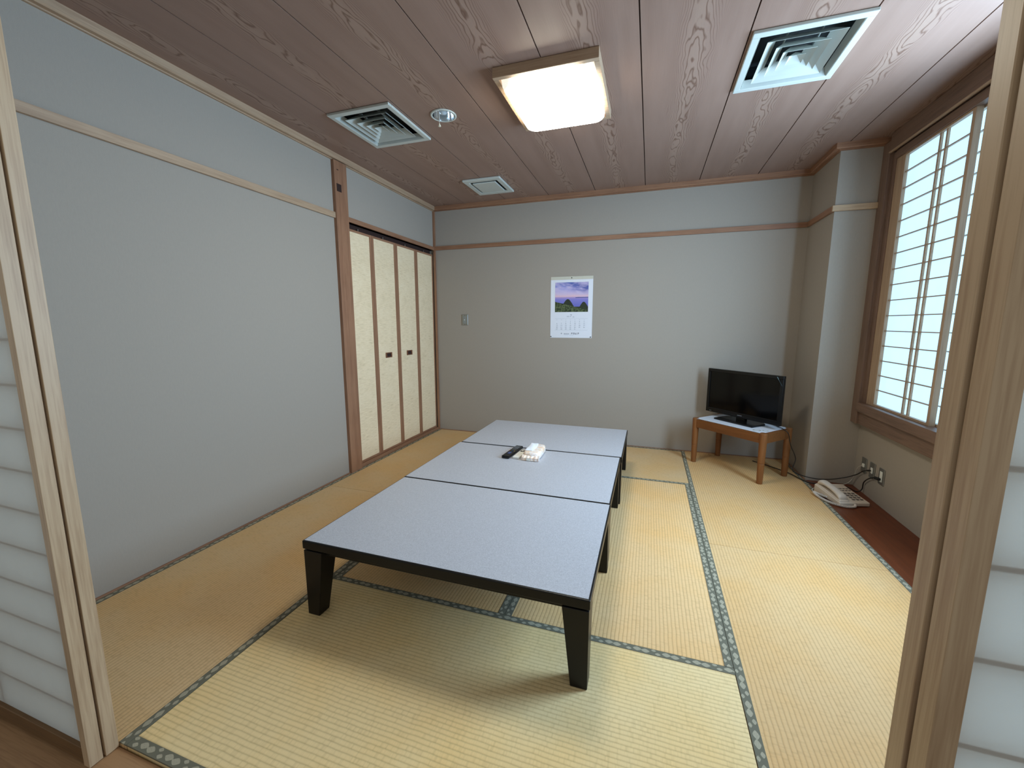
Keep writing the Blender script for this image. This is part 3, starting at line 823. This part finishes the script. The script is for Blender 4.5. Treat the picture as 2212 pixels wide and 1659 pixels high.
# main square lamp
t = empty('ceiling_lamp', 'lit square ceiling lamp with white diffuser in a wooden frame', 'ceiling light', (1.776, -1.815, H))
a, b = 0.262, 0.300
m = MB()
for (p, q, r, s_) in ((-a, a, -b, -b+0.026), (-a, a, b-0.026, b), (-a, -a+0.026, -b+0.026, b-0.026), (a-0.026, a, -b+0.026, b-0.026)): m.box(p, q, r, s_, -0.050, -0.001)
m.build('wooden_frame', M['pale_x'], t, bevel=0.002)
m = MB(); n = 10
def rr(a_, b_, r_, z):
    out = []
    for (sx, sy, a0) in ((1,1,0), (-1,1,PI/2), (-1,-1,PI), (1,-1,3*PI/2)):
        for k in range(n+1):
            g = a0 + PI/2*k/n; out.append((sx*(a_-r_)+r_*math.cos(g), sy*(b_-r_)+r_*math.sin(g), z))
    return out
layers = [(a-0.028, b-0.028, 0.03, -0.030), (a-0.030, b-0.030, 0.045, -0.062), (a-0.036, b-0.036, 0.055, -0.076), (a-0.052, b-0.052, 0.055, -0.083)]
prev = None
for L_ in layers:
    ring = [m.bm.verts.new(p) for p in rr(*L_)]
    if prev:
        for k in range(len(ring)): j = (k+1) % len(ring); m.bm.faces.new([prev[k], prev[j], ring[j], ring[k]])
    else: m.bm.faces.new(ring[::-1])
    prev = ring
m.bm.faces.new(prev)
m.build('diffuser', M['glow'], t, smooth=False)

# ------------------------------------------------------------------ television stand
A, B, Cc = Vector((2.712, -0.322)), Vector((3.187, -0.762)), Vector((3.442, -0.458))
tx = (B-A).normalized(); ang = math.atan2(tx.y, tx.x); ctr = (A+Cc)/2
t = empty('television_stand', 'small oak-coloured table with round legs and a white top under the television', 'table', (ctr.x, ctr.y, 0.0008), ang)
L_, D_ = 0.648, 0.398
for sx in (-1, 1):
    for sy in (-1, 1):
        m = MB().lathe([(0.0205, 0.0), (0.0215, 0.003), (0.0245, 0.158), (0.0225, 0.160), (0.0225, 0.163), (0.0250, 0.165), (0.0275, 0.392), (0.0265, 0.399), (0.022, 0.402)], 28, (sx*(L_/2-0.028), sy*(D_/2-0.028), 0))
        m.build('leg', M['oak_z'], t, smooth=False)
m = MB()
m.box(-L_/2+0.03, L_/2-0.03, -D_/2+0.008, -D_/2+0.030, 0.322, 0.396).box(-L_/2+0.03, L_/2-0.03, D_/2-0.030, D_/2-0.008, 0.322, 0.396)
m.box(-L_/2+0.008, -L_/2+0.030, -D_/2+0.03, D_/2-0.03, 0.322, 0.396).box(L_/2-0.030, L_/2-0.008, -D_/2+0.03, D_/2-0.03, 0.322, 0.396)
m.build('apron', M['oak'], t, bevel=0.002)
MB().box(-L_/2+0.022, L_/2-0.022, -D_/2+0.022, D_/2-0.022, 0.382, 0.399).build('top', M['oak'], t)
box('white_top', M['sheet'], (-L_/2+0.032, L_/2-0.034, -D_/2+0.014, D_/2-0.030, 0.399, 0.4012), t)
stain = simple('stain_grey', srgb(176,174,160), 0.7)
for x, y, r_ in ((0.215, -0.125, 0.030), (0.260, -0.085, 0.022)):
    MB().lathe([(r_, 0.4012), (r_, 0.4015)], 20, (x, y, 0)).build('mark', stain, t)
    MB().lathe([(r_*0.6, 0.4014), (r_*0.6, 0.4017)], 20, (x, y, 0)).build('mark', M['sheet'], t)

# ------------------------------------------------------------------ television
tdir = Vector((0.695, -0.719)); ta = math.atan2(tdir.y, tdir.x)
tv = empty('television', 'black flat-screen television standing on the small oak table', 'television', (3.083, -0.366, 0.4022), ta)
m = MB()
m.prism([(-0.176,-0.105),(0.176,-0.105),(0.176,0.060),(0.130,0.105),(-0.130,0.105),(-0.176,0.060)], 'z', 0.0, 0.014)
m.build('base', M['blackplastic'], tv, bevel=0.003)
box('neck', M['blackplastic'], (-0.040, 0.040, -0.005, 0.030, 0.013, 0.090), tv, bevel=0.003)
ZB, ZT, HW = 0.038, 0.430, 0.334
Y0 = -0.018
m = MB(); bz = 0.026
m.box(-HW, HW, Y0, Y0+0.030, ZB, ZB+0.040).box(-HW, HW, Y0, Y0+0.030, ZT-bz, ZT).box(-HW, -HW+bz, Y0, Y0+0.030, ZB+0.040, ZT-bz).box(HW-bz, HW, Y0, Y0+0.030, ZB+0.040, ZT-bz)
m.build('bezel', M['blackplastic'], tv, bevel=0.003, seg=3)
box('screen', M['screen'], (-HW+bz-0.002, HW-bz+0.002, Y0+0.006, Y0+0.012, ZB+0.038, ZT-bz+0.002), tv)
m = MB().hexa([(-HW+0.03, Y0+0.028, ZB+0.03), (HW-0.03, Y0+0.028, ZB+0.03), (HW-0.10, Y0+0.075, ZB+0.07), (-HW+0.10, Y0+0.075, ZB+0.07)],
              [(-HW+0.03, Y0+0.028, ZT-0.03), (HW-0.03, Y0+0.028, ZT-0.03), (HW-0.10, Y0+0.075, ZT-0.09), (-HW+0.10, Y0+0.075, ZT-0.09)])
m.build('rear_housing', M['blackmatt'], tv)
mk = simple('silver_print', srgb(120,124,128), 0.5)
m = MB()
for k in range(6): m.box(-0.020+k*0.0068, -0.0155+k*0.0068, Y0-0.0007, Y0+0.0005, ZB+0.016, ZB+0.022)
m.build('maker_mark', mk, tv)
m = MB()
for k in range(2): m.box(-HW+0.040+k*0.012, -HW+0.046+k*0.012, Y0-0.0006, Y0+0.0005, ZB+0.010, ZB+0.014)
m.build('indicator_light', mk, tv)
m = MB()
P = [(HW-0.052, ZT-0.008), (HW-0.010, ZT-0.070), (HW-0.006, ZT-0.075), (HW-0.030, ZT-0.040), (HW-0.046, ZT-0.010)]
m.prism(P, 'y', Y0-0.0016, Y0-0.0006)
m.build('peeling_film', simple('clear_film', srgb(120,150,158), 0.2), tv)['label'] = 'pale strip of peeling protective film at the top right corner'

# ------------------------------------------------------------------ cables
def cable(name, pts, r, mat, label, cat='cable'):
    return tag(MB().tube(pts, r, 8).build(name, mat, smooth=True), label, cat)
cable('aerial_cable', [(3.315, -0.400, 0.4070), (3.335, -0.475, 0.4070), (3.352, -0.535, 0.4065), (3.385, -0.560, 0.375), (3.415, -0.535, 0.28), (3.462, -0.520, 0.17), (3.445, -0.530, 0.085), (3.470, -0.535, 0.055),
      (3.570, -0.540, 0.030), (3.678, -0.540, 0.030), (3.781, -0.545, 0.058), (3.836, -0.600, 0.110), (3.838, -0.680, 0.165), (3.838, -0.752, 0.196)], 0.0032, M['cable'], 'thin black cable from the television along the pillar to the middle socket')
tag(MB().tube([(3.838, -0.744, 0.192), (3.840, -0.772, 0.202)], 0.006, 12, False).build('aerial_plug', M['blackmatt']), 'black aerial plug in the middle wall socket', 'plug')
cable('electric_cable', [(3.250, -0.150, 0.0060), (3.340, -0.240, 0.0060), (3.460, -0.400, 0.0070), (3.515, -0.540, 0.0060), (3.560, -0.590, 0.0055), (3.640, -0.585, 0.0055), (3.720, -0.590, 0.0055), (3.790, -0.600, 0.0055), (3.815, -0.680, 0.0055), (3.842, -0.690, 0.030), (3.842, -0.705, 0.090), (3.840, -0.780, 0.148), (3.838, -0.862, 0.182)],
      0.0036, M['cable'], 'black power cord lying on the board and rising to the power socket')
tag(MB().tube([(3.834, -0.858, 0.180), (3.838, -0.905, 0.186)], 0.010, 12, False).build('power_plug', M['blackmatt'], bevel=0.002), 'black power plug in the socket farthest from the pillar', 'plug')
cable('telephone_line', [(3.842, -0.655, 0.203), (3.835, -0.610, 0.165), (3.838, -0.570, 0.090), (3.815, -0.555, 0.030), (3.77, -0.575, 0.0130), (3.715, -0.640, 0.0150)], 0.0026, M['cable_grey'], 'pale telephone line from the wall socket down to the telephone')

# ------------------------------------------------------------------ telephone
ph = empty('telephone', 'cream desk telephone on the brown floor board below the sockets', 'telephone', (3.652, -0.862, 0.0005), math.atan2(0.075, 0.190)*0.75)
W2, D2 = 0.100, 0.128
def wz(y): return 0.030 + 0.034*(y+D2)/(2*D2)
m = MB().hexa([(-W2,-D2,0.004),(W2,-D2,0.004),(W2,D2,0.004),(-W2,D2,0.004)], [(-W2,-D2,wz(-D2)),(W2,-D2,wz(-D2)),(W2,D2,wz(D2)),(-W2,D2,wz(D2))])
m.build('body', M['cream'], ph, bevel=0.006, seg=3)
for y in (-0.09, 0.09): MB().box(-0.085, 0.085, y-0.01, y+0.01, 0.0, 0.005).build('rubber_foot', M['blackmatt'], ph)
kb = MB()
for r in range(4):
    for c in range(3):
        x, y = 0.018+c*0.027, -0.088+r*0.026
        kb.hexa([(x-0.009,y-0.007,wz(y)-0.001),(x+0.009,y-0.007,wz(y)-0.001),(x+0.009,y+0.007,wz(y)),(x-0.009,y+0.007,wz(y))],
                [(x-0.008,y-0.006,wz(y)+0.004),(x+0.008,y-0.006,wz(y)+0.004),(x+0.008,y+0.006,wz(y)+0.005),(x-0.008,y+0.006,wz(y)+0.005)])
kb.build('keypad', M['cream_dark'], ph)['label'] = 'grey number keys'
kb = MB()
for r in range(2):
    for c in range(4):
        x, y = 0.012+c*0.022, 0.030+r*0.026
        kb.box(x-0.007, x+0.007, y-0.004, y+0.004, wz(y)-0.001, wz(y)+0.003)
kb.build('function_key', M['cream_dark'], ph)
# handset cradle and handset, lengthwise on the left
m = MB().hexa([(-W2+0.002,-D2+0.006,0.028),(-0.030,-D2+0.006,0.028),(-0.030,D2-0.006,0.056),(-W2+0.002,D2-0.006,0.056)],
              [(-W2+0.006,-D2+0.010,0.042),(-0.034,-D2+0.010,0.042),(-0.034,D2-0.010,0.072),(-W2+0.006,D2-0.010,0.072)])
m.build('cradle', M['cream'], ph, bevel=0.004)
hs = MB(); xh = -0.066; prof = [(-0.112,0.046,0.018,0.028),(-0.100,0.056,0.024,0.031),(-0.070,0.070,0.018,0.027),(0.0,0.086,0.014,0.024),(0.070,0.092,0.018,0.027),(0.100,0.086,0.024,0.031),(0.112,0.074,0.018,0.028)]
rings = []
for y, z, th, hw in prof:
    k = 16; rings.append([hs.bm.verts.new((xh+hw*math.cos(2*PI*i/k)*(abs(math.cos(2*PI*i/k))**-0.25 if abs(math.cos(2*PI*i/k)) > 0.05 else 1), y, z+th*math.sin(2*PI*i/k)*0.9)) for i in range(k)])
for a_, b_ in zip(rings, rings[1:]):
    for i in range(16): hs.bm.faces.new([a_[i], a_[(i+1) % 16], b_[(i+1) % 16], b_[i]])
hs.bm.faces.new(rings[0][::-1]); hs.bm.faces.new(rings[-1])
o = hs.build('handset', M['cream'], ph, smooth=True)
o.modifiers.new('sub', 'SUBSURF').render_levels = 2
# coiled cord looping in front-left of the body
base = [Vector(p) for p in [(-0.100, -0.015, 0.018), (-0.118, 0.045, 0.016), (-0.135, 0.075, 0.020), (-0.142, 0.030, 0.012), (-0.138, -0.040, 0.010), (-0.118, -0.100, 0.010), (-0.075, -0.142, 0.010), (-0.020, -0.148, 0.012), (0.000, -0.132, 0.018)]]
pts = []
for i in range(len(base)-1):
    p0 = base[max(i-1,0)]; p1 = base[i]; p2 = base[i+1]; p3 = base[min(i+2,len(base)-1)]
    for k in range(60):
        q = k/60; pts.append(0.5*((2*p1)+(-p0+p2)*q+(2*p0-5*p1+4*p2-p3)*q*q+(-p0+3*p1-3*p2+p3)*q**3))
coil = []; nrm = None
for i, p in enumerate(pts):
    d = (pts[min(i+1, len(pts)-1)]-pts[max(i-1, 0)]).normalized()
    if nrm is None: nrm = d.orthogonal().normalized()
    nrm = (nrm-d*nrm.dot(d)).normalized(); b_ = d.cross(nrm); g = i*1.05
    coil.append(p + (nrm*math.cos(g)+b_*math.sin(g))*0.0068)
MB().tube(coil, 0.0022, 6, False).build('coiled_cord', M['cream'], ph, smooth=True)
MB().tube([(-0.06, D2-0.005, 0.03), (-0.095, D2+0.012, 0.022), (-0.128, 0.100, 0.020), (-0.122, 0.055, 0.012), (-0.098, 0.040, 0.020)], 0.0026, 8).build('loose_cord', M['cable_grey'], ph, smooth=True)
